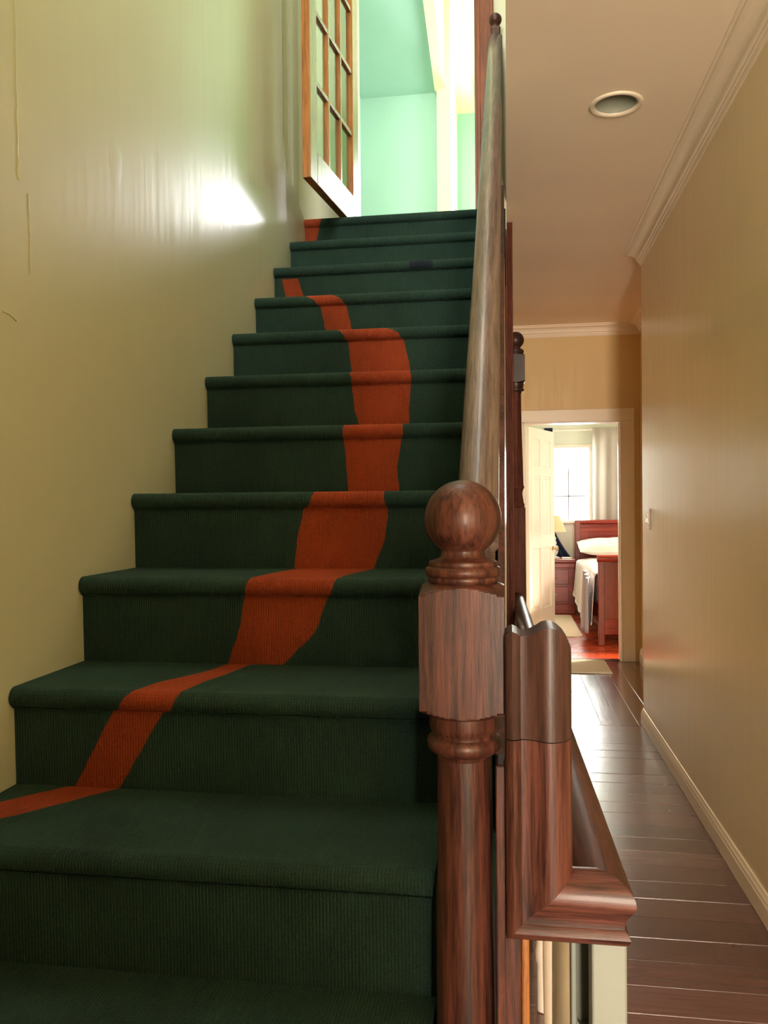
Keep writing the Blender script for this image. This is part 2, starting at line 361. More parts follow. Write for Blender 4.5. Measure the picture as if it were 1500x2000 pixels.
# floor with planks
fl = struct('floor', MB().box(-1.15, 1.16, -2.7, 6.93, -0.05, -0.012), m_sub, 'dark glossy boards of the hall floor', 'floor')
def plank_mesh(lx, ly):
    return MB().bevbox(0, lx, 0, ly, -0.012, 0.0, 0.0022)
def planks(parent, mat, x0, x1, y0, y1, w, along, tilt=0.0):
    L = (x1-x0) if along == 'x' else (y1-y0)
    n = int(round(((y1-y0) if along == 'x' else (x1-x0))/w)); w = ((y1-y0) if along == 'x' else (x1-x0))/n
    me = None
    for k in range(n):
        if me is None:
            src = obj('plank', plank_mesh(L, w) if along == 'x' else plank_mesh(w, L), mat); me = src.data; o = src
        else:
            o = bpy.data.objects.new('plank', me); COL.objects.link(o)
        o.parent = parent
        o.location = (x0, y0+k*w, random.uniform(-0.0012, 0.0008)) if along == 'x' else (x0+k*w, y0, random.uniform(-0.001, 0.0006))
        o.rotation_euler = (random.uniform(-1, 1)*0.004, 0, 0) if along == 'x' else (0, random.uniform(-1, 1)*0.004, 0)
planks(fl, m_plank, 0.0, RW, -0.63, 4.87, 0.125, 'x')
planks(fl, m_plank_y, 0.0, 1.06, 4.872, 6.88, 0.106, 'y')
bfl = struct('floor_bedroom', MB().box(-0.8, 3.1, 6.93, 10.5, -0.05, -0.012), m_sub, 'glossy red boards of the bedroom floor', 'floor')
planks(bfl, m_plank_bed, -0.7, 3.0, 6.90, 10.4, 0.1, 'x')
th = struct('trim_1', MB().bevbox(0.13, 0.912, 6.87, 6.93, -0.002, 0.008, 0.003), m_oak_x, 'wooden threshold strip under the bedroom doorway', 'threshold')

# baseboards
bbp = [(0, 0), (0.016, 0), (0.016, 0.060), (0.013, 0.066), (0.013, 0.072), (0.008, 0.080), (0.005, 0.088), (0, 0.090)]
struct('baseboard_right', MB().prism([(RW-a, z) for a, z in bbp], 'y', -2.6, 4.93), m_trim, 'cream moulded baseboard along the right hall wall', 'baseboard', bevel=0.0015)
struct('baseboard_side', MB().prism([(1.06-a, z*1.3) for a, z in bbp], 'y', 4.94, 6.83), m_white, 'white baseboard beside the bedroom doorway', 'baseboard')
# crown mouldings
def crown(h, p):
    pts = [(0, 0), (0.006, 0.0)]
    pts += [(0.012, h*0.10), (0.012, h*0.17), (0.018, h*0.19), (0.020, h*0.30), (0.026, h*0.33)]
    for k in range(7):
        a = k/6*math.pi/2; pts.append((0.030+(p-0.046)*(1-math.cos(a)), h*0.38+h*0.40*math.sin(a)))
    pts += [(p-0.012, h*0.82), (p-0.012, h*0.90), (p, h*0.92), (p, h), (0, h)]
    return pts
struct('trim_2', MB().prism([(RW-a, HC-0.075+z) for a, z in crown(0.075, 0.098)], 'y', -2.6, 4.93), m_trim, 'cream crown moulding along the right hall wall', 'moulding')
struct('trim_3', MB().prism([(6.85-a, HC-0.09+z) for a, z in crown(0.09, 0.08)], 'x', 0.0, 1.06), m_ceil, 'crown moulding above the bedroom doorway', 'moulding')
struct('trim_4', MB().prism([(1.06-a, HC-0.09+z) for a, z in crown(0.09, 0.08)], 'y', 4.93, 6.77), m_ceil, 'short crown moulding in the far right corner of the hall', 'moulding')
# bedroom door casing
cs = struct('trim_5', MB().bevbox(0.912, 1.014, 6.83, 6.85, 0, 1.953, 0.004).bevbox(0.03, 0.13, 6.83, 6.85, 0, 1.953, 0.004).bevbox(0.03, 1.014, 6.828, 6.85, 1.953, 2.052, 0.004),
            m_trim, 'cream casing around the bedroom doorway', 'door casing')
obj('jamb', MB().bevbox(0.900, 0.914, 6.826, 6.96, 0, 1.955, 0.004).bevbox(0.128, 0.142, 6.826, 6.96, 0, 1.955, 0.004).bevbox(0.128, 0.914, 6.826, 6.96, 1.941, 1.955, 0.004).box(0.893, 0.901, 6.87, 6.92, 0, 1.945), m_white, cs)

# ------------------------------------------------------------------ upper room beyond the landing door
struct('floor_landing', MB().box(-1.6, -0.0, NY(11)+0.03, 7.2, LAND-0.2, LAND-0.001).box(0.0, 1.2, 4.1, 7.2, 2.79, 2.80), m_green_carpet, 'green carpeted floor of the upper landing', 'floor')
struct('wall_upper_far', MB().box(-1.09, -0.50, 6.2, 6.3, LAND, 4.5), m_teal, 'mint green wall beyond the landing doorway', 'wall')
struct('wall_upper_left', MB().box(-1.19, -1.09, 4.1, 6.3, LAND, 5.1), m_teal, 'mint green side wall behind the glazed door', 'wall')
def slab(x0, x1, ya, za, yb, zb, t):
    return MB().add([(x0, ya, za), (x1, ya, za), (x1, yb, zb), (x0, yb, zb), (x0, ya, za+t), (x1, ya, za+t), (x1, yb, zb+t), (x0, yb, zb+t)],
                    [(3, 2, 1, 0), (4, 5, 6, 7), (0, 1, 5, 4), (1, 2, 6, 5), (2, 3, 7, 6), (3, 0, 4, 7)])
struct('ceiling_upper', slab(-1.19, -0.485, 6.3, 4.375, 4.1, 4.80, 0.05), m_tealc, 'sloped mint green ceiling beyond the landing doorway', 'ceiling')
struct('wall_upper_pier', MB().box(-0.50, -0.40, 6.1, 7.1, LAND, 5.1), m_cream, 'sunlit cream pier beside the mint wall', 'wall')
bmx = MB().add([(-0.515, 6.12, 4.36), (-0.44, 6.12, 4.36), (-0.45, 4.3, 4.70), (-0.515, 4.3, 4.70), (-0.515, 6.12, 5.3), (-0.44, 6.12, 5.3), (-0.45, 4.3, 5.5), (-0.515, 4.3, 5.5)],
               [(3, 2, 1, 0), (4, 5, 6, 7), (0, 1, 5, 4), (1, 2, 6, 5), (2, 3, 7, 6), (3, 0, 4, 7)])
struct('trim_6', bmx, m_cream, 'sloping cream beam at the edge of the mint ceiling', 'beam')
struct('wall_alcove', MB().box(-0.41, -0.2, 7.0, 7.1, LAND, 5.2).box(-0.2, 0.55, 7.0, 7.1, LAND, 3.4).box(-0.2, 0.55, 7.0, 7.1, 4.3, 5.2).box(0.55, 1.2, 7.0, 7.1, LAND, 5.2), m_green, 'bright green alcove wall behind the landing doorway', 'wall')
struct('ceiling_alcove', MB().add([(-0.47, 7.0, 4.60), (-0.245, 7.0, 4.60), (-0.47, 4.1, 6.0), (-0.47, 7.0, 4.66), (-0.245, 7.0, 4.66), (-0.47, 4.1, 6.06), (-0.55, 4.1, 6.0), (-0.55, 4.1, 6.06)],
       [(2, 1, 0), (3, 4, 5), (0, 1, 4, 3), (1, 2, 5, 4), (0, 2, 6), (3, 5, 7), (0, 3, 7, 6), (2, 5, 7, 6)]), m_cream, 'warm cream sloped ceiling of the alcove', 'ceiling')
struct('ceiling_alcove_side', slab(-0.46, 1.2, 7.1, 4.63, 4.1, 6.08, 0.05), m_palegreen, 'pale green sloped ceiling beside the cream one', 'ceiling')
struct('wall_upper_right', MB().box(1.1, 1.2, 4.1, 4.65, LAND, 6.1).box(1.1, 1.2, 5.95, 7.1, LAND, 6.1).box(1.1, 1.2, 4.65, 5.95, LAND, 3.05).box(1.1, 1.2, 4.65, 5.95, 4.55, 6.1), m_palegreen, 'pale green wall with an opening for the added lamp right of the landing', 'wall')  # the opening was made for the added side lamp
struct('wall_upper_front', MB().box(0.004, 1.2, 4.0, 4.1, 2.79, 6.1).box(-1.2, 0.004, 4.0, 4.1, TOP+0.05, 6.1), m_palegreen, 'inner face of the landing wall', 'wall')
w3 = struct('window_2', MB().bevbox(-0.20, 0.55, 6.97, 7.03, 3.36, 3.42, 0.006).bevbox(-0.20, 0.55, 6.97, 7.03, 4.28, 4.34, 0.006).bevbox(-0.215, -0.19, 6.97, 7.03, 3.36, 4.34, 0.006).bevbox(0.54, 0.58, 6.97, 7.03, 3.36, 4.34, 0.006), m_white, 'white framed window of the upper alcove', 'window')
obj('pane', MB().box(-0.2, 0.55, 7.04, 7.046, 3.4, 4.3), m_glass, w3)
# right jamb of the landing doorway
j = struct('door_2', MB().bevbox(-0.135, -0.058, 3.975, 4.115, LAND, 4.65, 0.006), m_jamb, 'red brown wooden jamb right of the landing doorway', 'door frame')
obj('stop', MB().bevbox(-0.145, -0.133, 4.03, 4.075, LAND, 4.64, 0.003), m_jamb, j)
obj('casing', MB().bevbox(-0.118, -0.052, 3.962, 3.976, LAND, 4.70, 0.004), m_jamb, j)
obj('head', MB().bevbox(-0.80, -0.06, 3.975, 4.115, 4.65, 4.70, 0.004), m_jamb, j)
obj('jamb', MB().bevbox(-0.755, -0.728, 3.975, 4.115, LAND, 4.65, 0.004), m_wall, j)

# glazed door, hinged at the far edge, standing open over the top step
hx, hy, nx, ny = -0.722, 3.93, -0.800, 3.262
gd = root('french_door', (hx, hy, LAND+0.012), 'honey oak glazed door standing open at the top of the stairs', 'door')
dv = Vector((nx-hx, ny-hy, 0)); DWd = dv.length; dv.normalize()
rot = Matrix.Translation((hx, hy, LAND+0.012)) @ Matrix(((dv.x, -dv.y, 0, 0), (dv.y, dv.x, 0, 0), (0, 0, 1, 0), (0, 0, 0, 1)))
T_ = 0.036; DH = 2.0; SW = 0.085; BR = 0.135
obj('stile', MB().bevbox(0, SW, -T_/2, T_/2, 0, DH, 0.003, rot), m_doorwood, gd)
obj('stile', MB().bevbox(DWd-SW, DWd, -T_/2, T_/2, 0, DH, 0.003, rot), m_doorwood, gd)
obj('bottom_rail', MB().bevbox(SW, DWd-SW, -T_/2, T_/2, 0, BR, 0.003, rot), m_doorwood, gd)
obj('top_rail', MB().bevbox(SW, DWd-SW, -T_/2, T_/2, DH-0.1, DH, 0.003, rot), m_doorwood, gd)
iw = (DWd-2*SW); cw = iw/3; rh = (DH-0.1-BR)/6
for k in (1, 2): obj('mullion', MB().bevbox(SW+k*cw-0.011, SW+k*cw+0.011, -T_/2+.004, T_/2-.004, BR, DH-0.1, 0.004, rot), m_doorwood, gd)
for k in range(1, 6): obj('muntin', MB().bevbox(SW, DWd-SW, -T_/2+.005, T_/2-.005, BR+k*rh-0.011, BR+k*rh+0.011, 0.004, rot), m_doorwood, gd)
for c in range(3):
    for r in range(6): obj('pane', MB().box(SW+c*cw+0.008, SW+(c+1)*cw-0.008, -0.002, 0.002, BR+r*rh+0.008, BR+(r+1)*rh-0.008, rot), m_glass, gd)

# ------------------------------------------------------------------ staircase
st = root('staircase', (LW+0.45, NY(1), 0), 'carpeted stairs in forest green with a winding rust orange stripe', 'stairs')
KEY = {  # height along the step: 0 riser foot, 0.5 riser middle, 1 under the nosing, 2 nosing front, 3 tread, 4 tread back -> stripe edges in x
    1: [(2.7, -0.92, -0.917), (3.15, -0.92, -0.845), (3.34, -0.92, -0.812), (3.53, -0.893, -0.785), (4, -0.813, -0.715)],
    2: [(0, -0.800, -0.712), (1, -0.724, -0.628), (2, -0.697, -0.596), (3, -0.665, -0.580), (3.6, -0.605, -0.552), (4, -0.592, -0.540)],
    3: [(0, -0.592, -0.471), (0.5, -0.566, -0.400), (1, -0.553, -0.374), (2, -0.543, -0.357), (3, -0.530, -0.345), (4, -0.502, -0.314)],
    4: [(0, -0.512, -0.317), (0.5, -0.504, -0.289), (1, -0.488, -0.281), (2, -0.463, -0.286), (3, -0.455, -0.290), (4, -0.430, -0.288)],
    5: [(0, -0.428, -0.288), (0.5, -0.430, -0.292), (1, -0.436, -0.280), (2, -0.436, -0.272), (4, -0.432, -0.285)],
    6: [(0, -0.432, -0.286), (0.5, -0.455, -0.290), (1, -0.463, -0.284), (2, -0.459, -0.278), (4, -0.50, -0.31)],
    7: [(0, -0.511, -0.312), (0.5, -0.514, -0.318), (1, -0.522, -0.335), (2, -0.534, -0.350), (4, -0.62, -0.52)],
    8: [(0, -0.634, -0.543), (0.5, -0.659, -0.561), (1, -0.672, -0.575), (2, -0.694, -0.591), (4, -0.84, -0.76)],
    9: [(0, -0.862, -0.784), (0.5, -0.876, -0.802), (1, -0.889, -0.823)],
    11: [(0, -0.92, -0.885), (0.5, -0.92, -0.868), (1, -0.92, -0.852), (2, -0.92, -0.842), (3, -0.92, -0.832)],
}
def step_profile(i):
    y, z = NY(i), NZ(i); zb = NZ(i-1) if i > -2 else 0.0
    R = 0.019
    P = []          # (param, y, z)
    for k in range(9): P.append((k/8, y+0.022-0.004*k/8, zb+(z-0.046-zb)*k/8))
    P.append((1.1, y+0.017, z-0.041)); P.append((1.3, y+0.008, z-0.037))
    for k in range(9):
        a = math.radians(-70-20+180*0+ (k/8)*0) if False else math.radians(250-160*k/8)
        P.append((1.5+1.2*k/8, y+R+R*math.cos(a), z-R+R*math.sin(a)))
    n = 14 if i < 11 else 3
    yb = NY(i+1)+0.022 if i < 11 else NY(11)+0.05
    for k in range(1, n+1):
        P.append((2.7+1.3*k/n, y+R+0.004+(yb-y-R-0.004)*k/n, z))
    return P
def interp(keys, p):
    if p < keys[0][0]-1e-6 or p > keys[-1][0]+1e-6: return None
    for a, b in zip(keys, keys[1:]):
        if p <= b[0]+1e-9:
            t = (p-a[0])/(b[0]-a[0]); return (a[1]+(b[1]-a[1])*t, a[2]+(b[2]-a[2])*t)
    return keys[-1][1:]
for i in range(-1, 12):
    XR = -0.105 if i <= 1 else -0.021
    XL = LW+0.001
    P = step_profile(i); g = MB(); og = MB(); kv = KEY.get(i)
    rows = []
    for p, y, z in P:
        e = interp(kv, p) if kv else None
        jit = random.uniform(-0.0015, 0.0015)
        rows.append((p, y, z, None if e is None else (max(XL, e[0]+jit), max(XL, e[1]+jit))))
    for a, b in zip(rows, rows[1:]):
        if a[3] is not None and b[3] is not None:
            (al, ar), (bl, br) = a[3], b[3]
            if al > XL or bl > XL: g.add([(XL, a[1], a[2]), (al, a[1], a[2]), (bl, b[1], b[2]), (XL, b[1], b[2])], [(0, 1, 2, 3)])
            og.add([(al, a[1], a[2]), (ar, a[1], a[2]), (br, b[1], b[2]), (bl, b[1], b[2])], [(0, 1, 2, 3)])
            g.add([(ar, a[1], a[2]), (XR, a[1], a[2]), (XR, b[1], b[2]), (br, b[1], b[2])], [(0, 1, 2, 3)])
        else:
            g.add([(XL, a[1], a[2]), (XR, a[1], a[2]), (XR, b[1], b[2]), (XL, b[1], b[2])], [(0, 1, 2, 3)])
    # solid core closing the step behind its carpet
    zb = max(0.0, NZ(i-1)-0.18); yb = NY(i+1)+0.0 if i < 11 else NY(11)+0.03
    g.box(XL+0.002, XR-0.001, NY(i)+0.03, yb, zb, NZ(i)-0.03)
    so = obj('carpeted_step', g, m_green_carpet, st, smooth=50)
    if og.v: obj('orange_stripe', og, m_orange_carpet, so, smooth=50, label='rust orange stripe woven into the green carpet')
    if i == 9:
        pm = MB(); sel = [r for r in rows if 1.3 <= r[0] <= 2.75]
        for a, b in zip(sel, sel[1:]):
            pm.add([(-0.371, a[1]-0.0015, a[2]+0.001), (-0.282, a[1]-0.0015, a[2]+0.001), (-0.282, b[1]-0.0015, b[2]+0.001), (-0.371, b[1]-0.0015, b[2]+0.001)], [(0, 1, 2, 3)])
        obj('carpet_patch', pm, m_patch, so, smooth=50, label='dark square patch on the nosing')
obj('stringer', MB().prism([(1.17, 0.72), (1.455, 0.71), (3.98, 2.56), (3.98, 2.80), (NY(11), 2.70), (1.40, 1.00), (1.17, 0.88)], 'x', -0.0195, -0.0065), m_oak_y, st)

# ------------------------------------------------------------------ newel shape shared by the tall posts
def newel_top(cx, cy, zt, s=1.0):
    """turned cap, square block with eased shoulders, ring; zt = top of ball. returns (finial mb, block mb, ring mb)"""
    r = 0.0515*s
    prof = [(0.001, 0)]
    for k in range(1, 17):
        a = math.radians(-90+ (k/16)*146) if False else math.radians(90-k/16*145)
        prof.append((r*math.cos(a), -r+r*math.sin(a)))
    prof += [(0.0295*s, -0.0955*s), (0.0300*s, -0.101*s), (0.0340*s, -0.105*s), (0.0455*s, -0.1085*s), (0.0465*s, -0.112*s), (0.0455*s, -0.1145*s),
             (0.0495*s, -0.1165*s), (0.0512*s, -0.121*s), (0.0500*s, -0.1265*s), (0.0465*s, -0.1285*s), (0.0475*s, -0.131*s), (0.0470*s, -0.134*s), (0.0440*s, -0.137*s), (0.0440*s, -0.15*s)]
    fin = MB().lathe(cx, cy, [(a, zt+z) for a, z in prof], 48)
    # block: square with lamb's-tongue shoulders made by clipping the square with a cone
    blk = MB(); h = 0.0545*s; n = 64; rows = []
    zA, zB = zt-0.1365*s, zt-0.312*s
    for k in range(9): rows.append((zA-0.014*s*k/8, 0.0475*s+(h*1.42-0.0475*s)*(k/8)))
    for k in range(1, 9): rows.append((zA-0.014*s-(zA-zB-0.028*s)*k/8, h*1.42))
    for k in range(1, 9): rows.append((zB+0.014*s-0.014*s*k/8, h*1.42+(0.0475*s-h*1.42)*k/8))
    vs_ = []; fs = []
    for z, rr in rows:
        for q in range(n):
            a = 2*math.pi*q/n; sq = h/max(abs(math.cos(a)), abs(math.sin(a))); R_ = min(sq, rr); vs_.append((cx+R_*math.cos(a), cy+R_*math.sin(a), z))
    for i in range(len(rows)-1):
        for q in range(n): fs.append((i*n+q, i*n+(q+1) % n, (i+1)*n+(q+1) % n, (i+1)*n+q))
    fs.append(tuple(range(n))); fs.append(tuple(range((len(rows)-1)*n, len(rows)*n)))
    blk.add(vs_, fs)
    rg = [(0.0470, -0.310), (0.0472, -0.326), (0.0455, -0.332), (0.0430, -0.336), (0.0432, -0.340), (0.0480, -0.343), (0.0500, -0.349), (0.0490, -0.356), (0.0440, -0.361), (0.0380, -0.364), (0.036, -0.370)]
    ring = MB().lathe(cx, cy, [(a*s, zt+z*s) for a, z in rg], 48)
    return fin, blk, ring

# ------------------------------------------------------------------ stair railing
NX, NYy = -0.0595, 1.10
sr = root('stair_railing', (NX, NYy, 0), 'reddish oak stair railing with a big ball newel beside the bottom step', 'railing')
nf, nb, nr = newel_top(NX, NYy, 1.3135)
nb_o = obj('newel_post', nb, m_oak, sr, smooth=35)
obj('ball_finial', nf, m_oak, nb_o, smooth=50)
obj('ring', nr, m_oak, nb_o, smooth=40)
obj('shaft', MB().lathe(NX, NYy, [(0.0362, 0.951), (0.0362, 0.93), (0.0385, 0.70), (0.0405, 0.50), (0.040, 0.36), (0.046, 0.34), (0.046, 0.32), (0.040, 0.31), (0.040, 0.28)], 40), m_oak, nb_o, smooth=40)
obj('base', MB().bevbox(NX-0.05, NX+0.05, NYy-0.05, NYy+0.05, 0, 0.285, 0.004), m_oak, nb_o)
RP = [(0.0215, 0), (0.027, 0.004), (0.0290, 0.010), (0.0265, 0.016), (0.0225, 0.020), (0.0225, 0.026), (0.0250, 0.034), (0.0295, 0.042), (0.0335, 0.048), (0.0350, 0.054), (0.0340, 0.061), (0.0305, 0.068), (0.0245, 0.0745), (0.0165, 0.0795), (0.008, 0.083), (0, 0.084)]
RAILP = [(a, t) for a, t in RP]+[(-a, t) for a, t in reversed(RP[:-1])]
RE = Vector((-0.0405, 3.905, 3.505)); RS = Vector((-0.0445, 1.155, 1.242))
ud = (RE-RS).normalized(); up_ = Vector((0, -ud.z, ud.y)).normalized()
sc_ = 0.90
obj('handrail', MB().sweep([RS-up_*0.084*sc_, RE-up_*0.084*sc_], (1, 0, 0), up_, [(a*sc_, t*sc_) for a, t in RAILP]), m_rail, sr, smooth=50, label='shiny handrail with a grey sheen in its colour rising beside the stairs')
def rail_z(y): return RS.z+(RE.z-RS.z)*(y-RS.y)/(RE.y-RS.y)-0.084*sc_/max(0.1, ud.y)
BX = -0.043
def baluster(x, y, z0, z1):
    H = z1-z0; m = MB()
    m.bevbox(x-0.015, x+0.015, y-0.015, y+0.015, z0, z0+H*0.25, 0.002)
    pr = [(0.0125, 0.25), (0.016, 0.262), (0.0165, 0.275), (0.011, 0.29), (0.011, 0.30), (0.0165, 0.36), (0.0175, 0.42), (0.014, 0.5), (0.0112, 0.56), (0.0105, 0.60), (0.0155, 0.612), (0.0155, 0.625), (0.0110, 0.64), (0.0125, 0.72), (0.0100, 0.9), (0.0095, 1.0)]
    return m.lathe(x, y, [(r, z0+H*t) for r, t in pr], 12)
for i in range(2, 11):
    for d in ((0.075, 0.20) if i > 2 else (0.20,)):
        y = NY(i)+d
        if y < 3.86: obj('baluster', baluster(BX, y, NZ(i)+0.001, rail_z(y)+0.004), m_oak, sr, smooth=40)
# slim newel at the top
tn = obj('top_newel', MB().bevbox(-0.064, -0.018, 3.888, 3.934, LAND+0.002, 3.522, 0.006), m_oak, sr)
s_ = 0.57
obj('ball_finial', MB().lathe(-0.0415, 3.911, [(0.001, 3.592)]+[(0.0300*math.cos(math.radians(90-k*9.3)), 3.562+0.0300*math.sin(math.radians(90-k*9.3))) for k in range(1, 16)]+[(0.017, 3.532), (0.021, 3.528), (0.022, 3.522), (0.020, 3.515)], 28), m_oak, tn, smooth=50)

# ------------------------------------------------------------------ hall railing
hr = root('hall_railing', (0.06, 3.0, 0), 'dark oak guard rail with white balusters along the hall floor', 'railing')
zb = 0.7335
pth = [(0.055, 4.952, 0.672), (0.1166, 1.06, zb), (-0.0055, 1.06, zb), (-0.0055, 1.06, 1.0925), (-0.0055, 1.15, 1.0925)]
def sweep_part(path, S, T):
    return MB().sweep(path, S, T, RAILP)
def sweep_segment(path, S, T, k):
    full = sweep_part(path, S, T); n = len(RAILP); m = MB()
    return m.add(full.v[k*n:(k+2)*n], [(q, (q+1) % n, n+(q+1) % n, n+q) for q in range(n)]+[tuple(range(n-1, -1, -1)), tuple(range(n, 2*n))])
gp = pth[:3]+[(-0.0055, 1.06, 0.985)]
obj('handrail', sweep_segment(gp, (-1, 0, 0), (0, 0, 1), 0), m_oak_y, hr, smooth=40, label='long rounded rail with a mitred front corner')
obj('level_return', sweep_segment(gp, (-1, 0, 0), (0, 0, 1), 1), m_oak_x, hr, smooth=40)
obj('gooseneck', sweep_segment(gp, (-1, 0, 0), (0, 0, 1), 2), m_oak, hr, smooth=40, label='upright rail section mitred to the level rail')
obj('gooseneck_cap', sweep_part([(-0.0055, 1.06, 0.9865), pth[3], (-0.0055, 1.0975, 1.0925)], (0, 1, 0), (1, 0, 0)), m_oak_dark, hr, smooth=40, label='dark turned-back top end of the rail')
obj('half_post', MB().bevbox(-0.0175, 0.0135, 1.045, 1.095, 0, 0.95, 0.003).bevbox(-0.0175, -0.006, 1.040, 1.046, 0, 0.95, 0.002), m_oak, hr)
obj('glow_strip', MB().bevbox(0.0138, 0.0240, 1.06, 1.095, 0, 0.728, 0.003), m_doorwood, hr, label='orange strip imitating a glow beneath the rail')  # added strip whose orange colour stands in for a glow
FNX, FNY = 0.053, 5.0
fn_, fb_, fr_ = newel_top(FNX, FNY, 2.3195)
fbo = obj('newel_post', fb_, m_oak_dark, hr, smooth=35, label='tall dark turned newel at the far end')
obj('ball_finial', fn_, m_oak_dark, fbo, smooth=50)
obj('ring', fr_, m_oak_dark, fbo, smooth=40)
obj('shaft', MB().lathe(FNX, FNY, [(0.031, 1.958), (0.0335, 1.75), (0.040, 1.50), (0.0425, 1.40), (0.046, 1.392), (0.047, 1.383), (0.044, 1.375), (0.038, 1.365), (0.036, 1.345), (0.039, 1.32), (0.044, 1.29), (0.048, 1.283), (0.048, 1.27), (0.044, 1.262)], 32), m_post, fbo, smooth=40)
obj('base', MB().bevbox(FNX-0.052, FNX+0.052, FNY-0.052, FNY+0.052, 0.0, 1.265, 0.006), m_post, fbo)
def rx(y): return 0.1166+(0.055-0.1166)*(y-1.06)/(4.95-1.06)
def rz(y): return zb+(0.672-zb)*(y-1.06)/(4.95-1.06)
# square white end baluster, then a fluted one, then round ones
def square_bal(x, y, w, flute):
    z1 = rz(y)+0.002; m = MB(); h = w/2
    if not flute: return m.bevbox(x-h, x+h, y-h, y+h, 0.001, z1, 0.003)
    f0, f1 = 0.56, z1
    m.bevbox(x-h, x-h+0.008, y-h, y+h, 0.001, z1, 0.002).bevbox(x+h-0.008, x+h, y-h, y+h, 0.001, z1, 0.002)
    m.box(x-h+0.007, x+h-0.007, y-h+0.010, y+h, 0.001, z1)
    w2 = h-0.0075; pts = []
    for k in range(9):
        a = math.pi*k/8; pts.append((x-w2*math.cos(a), f0+w2-w2*math.sin(a)))
    return m.prism([(x-w2, 0.002)]+pts[:1]+pts[1:]+[(x+w2, 0.002)], 'y', y-h, y-h+0.011)
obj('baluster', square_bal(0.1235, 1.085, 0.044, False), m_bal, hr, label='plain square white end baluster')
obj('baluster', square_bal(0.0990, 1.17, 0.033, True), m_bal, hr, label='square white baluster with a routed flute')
def round_bal(x, y):
    z1 = rz(y)+0.002
    return MB().lathe(x, y, [(0.016, 0.001), (0.016, 0.12), (0.0195, 0.13), (0.0195, 0.15), (0.0165, 0.17), (0.0185, 0.35), (0.0165, z1-0.03), (0.016, z1)], 16)
k = 0
for y in [1.40, 1.72, 2.10]+[2.45+0.17*q for q in range(15)]:
    obj('baluster', round_bal(rx(y)-0.025*max(0.3, 1-(y-1.4)/3), y), m_white, hr, smooth=45)

# fluted wooden post at the hall-side corner under the stairwell
po = root('corner_post', (0.014, 4.3, 0), 'slim moulded dark wood post beside the stair handrail', 'post')
obj('board', MB().bevbox(-0.004, 0.034, 4.28, 4.33, 0, HC-0.001, 0.002), m_post, po)
obj('bead', MB().lathe(0.012, 4.279, [(0.004, 0.001), (0.004, HC-0.01)], 10).lathe(0.024, 4.279, [(0.003, 0.001), (0.003, HC-0.01)], 10), m_post, po, smooth=60)
obj('edge_strip', MB().bevbox(-0.030, -0.004, 4.285, 4.325, 0, HC-0.012, 0.003), m_oak_dark, po)

def lathe_open(cx, cy, prof, n):
    m = MB().lathe(cx, cy, prof, n); m.f = m.f[:-2]+[m.f[-1]]; return m
# ------------------------------------------------------------------ recessed ceiling lamp
rl = root('recessed_ceiling_light', (0.40, 3.085, HC), 'round recessed ceiling lamp with a pale ring, switched off', 'lamp')
def ringp(n=48):
    m = MB(); pr = [(0.095, -0.001), (0.094, -0.006), (0.086, -0.009), (0.076, -0.006), (0.074, 0.0)]
    vs_ = []; fs = []
    for r, z in pr:
        for q in range(n): a = 2*math.pi*q/n; vs_.append((0.40+r*math.cos(a), 3.085+r*math.sin(a), HC+z))
    for i in range(len(pr)-1):
        for q in range(n): fs.append((i*n+q, i*n+(q+1) % n, (i+1)*n+(q+1) % n, (i+1)*n+q))
    return m.add(vs_, fs)
obj('trim_ring', ringp(), m_trim, rl, smooth=60)
obj('can', lathe_open(0.40, 3.085, [(0.0755, HC-0.004), (0.073, HC+0.03), (0.066, HC+0.085), (0.05, HC+0.10), (0.02, HC+0.102)], 40), m_can, rl, smooth=60)
obj('bulb', MB().lathe(0.40, 3.085, [(0.045, HC+0.10), (0.05, HC+0.075), (0.045, HC+0.055), (0.03, HC+0.045), (0.006, HC+0.042)], 24), m_bulb, rl, smooth=60)

# light switch near the wall corner
sw = root('light_switch', (RW, 4.70, 1.195), 'metal light switch plate on the right hall wall', 'switch')
obj('plate', MB().bevbox(RW-0.007, RW, 4.665, 4.735, 1.138, 1.252, 0.003), m_metal, sw)
obj('rocker', MB().prism([(RW-0.007, 1.165), (RW-0.020, 1.178), (RW-0.010, 1.20), (RW-0.019, 1.222), (RW-0.007, 1.228)], 'y', 4.684, 4.716), m_trim, sw)
for zz in (1.240, 1.144): obj('screw', MB().bevbox(RW-0.010, RW-0.006, 4.697, 4.703, zz, zz+0.006, 0.001), m_metal, sw)

# door mat at the bedroom threshold
dm = root('door_mat', (0.47, 6.58, 0), 'small beige mat on the dark boards before the bedroom doorway', 'mat')
obj('pile', MB().bevbox(0.17, 0.765, 6.34, 6.815, 0.001, 0.018, 0.007), m_mat, dm, smooth=60)
obj('binding', MB().bevbox(0.162, 0.773, 6.332, 6.823, 0.0008, 0.009, 0.003), m_rug, dm)

# ------------------------------------------------------------------ bedroom
BC = 2.5
struct('wall_bedroom_left', MB().box(-0.8, -0.7, 6.95, 10.5, 0, BC), m_bed_wall, 'left wall of the bedroom', 'wall')
struct('wall_bedroom_right', MB().box(3.0, 3.1, 6.95, 10.5, 0, BC), m_bed_wall, 'right wall of the bedroom', 'wall')
struct('wall_bedroom_front', MB().box(-0.8, -0.02, 6.95, 6.97, 0, BC).box(1.06, 3.1, 6.95, 6.97, 0, BC), m_bed_wall, 'bedroom wall beside its doorway', 'wall')
struct('wall_bedroom_far', MB().box(-0.8, 0.50, 10.4, 10.5, 0, BC).box(1.0, 3.1, 10.4, 10.5, 0, BC).box(0.50, 1.0, 10.4, 10.5, 0, 1.08).box(0.50, 1.0, 10.4, 10.5, 1.975, BC), m_bed_wall, 'pale grey green bedroom wall around the window', 'wall')
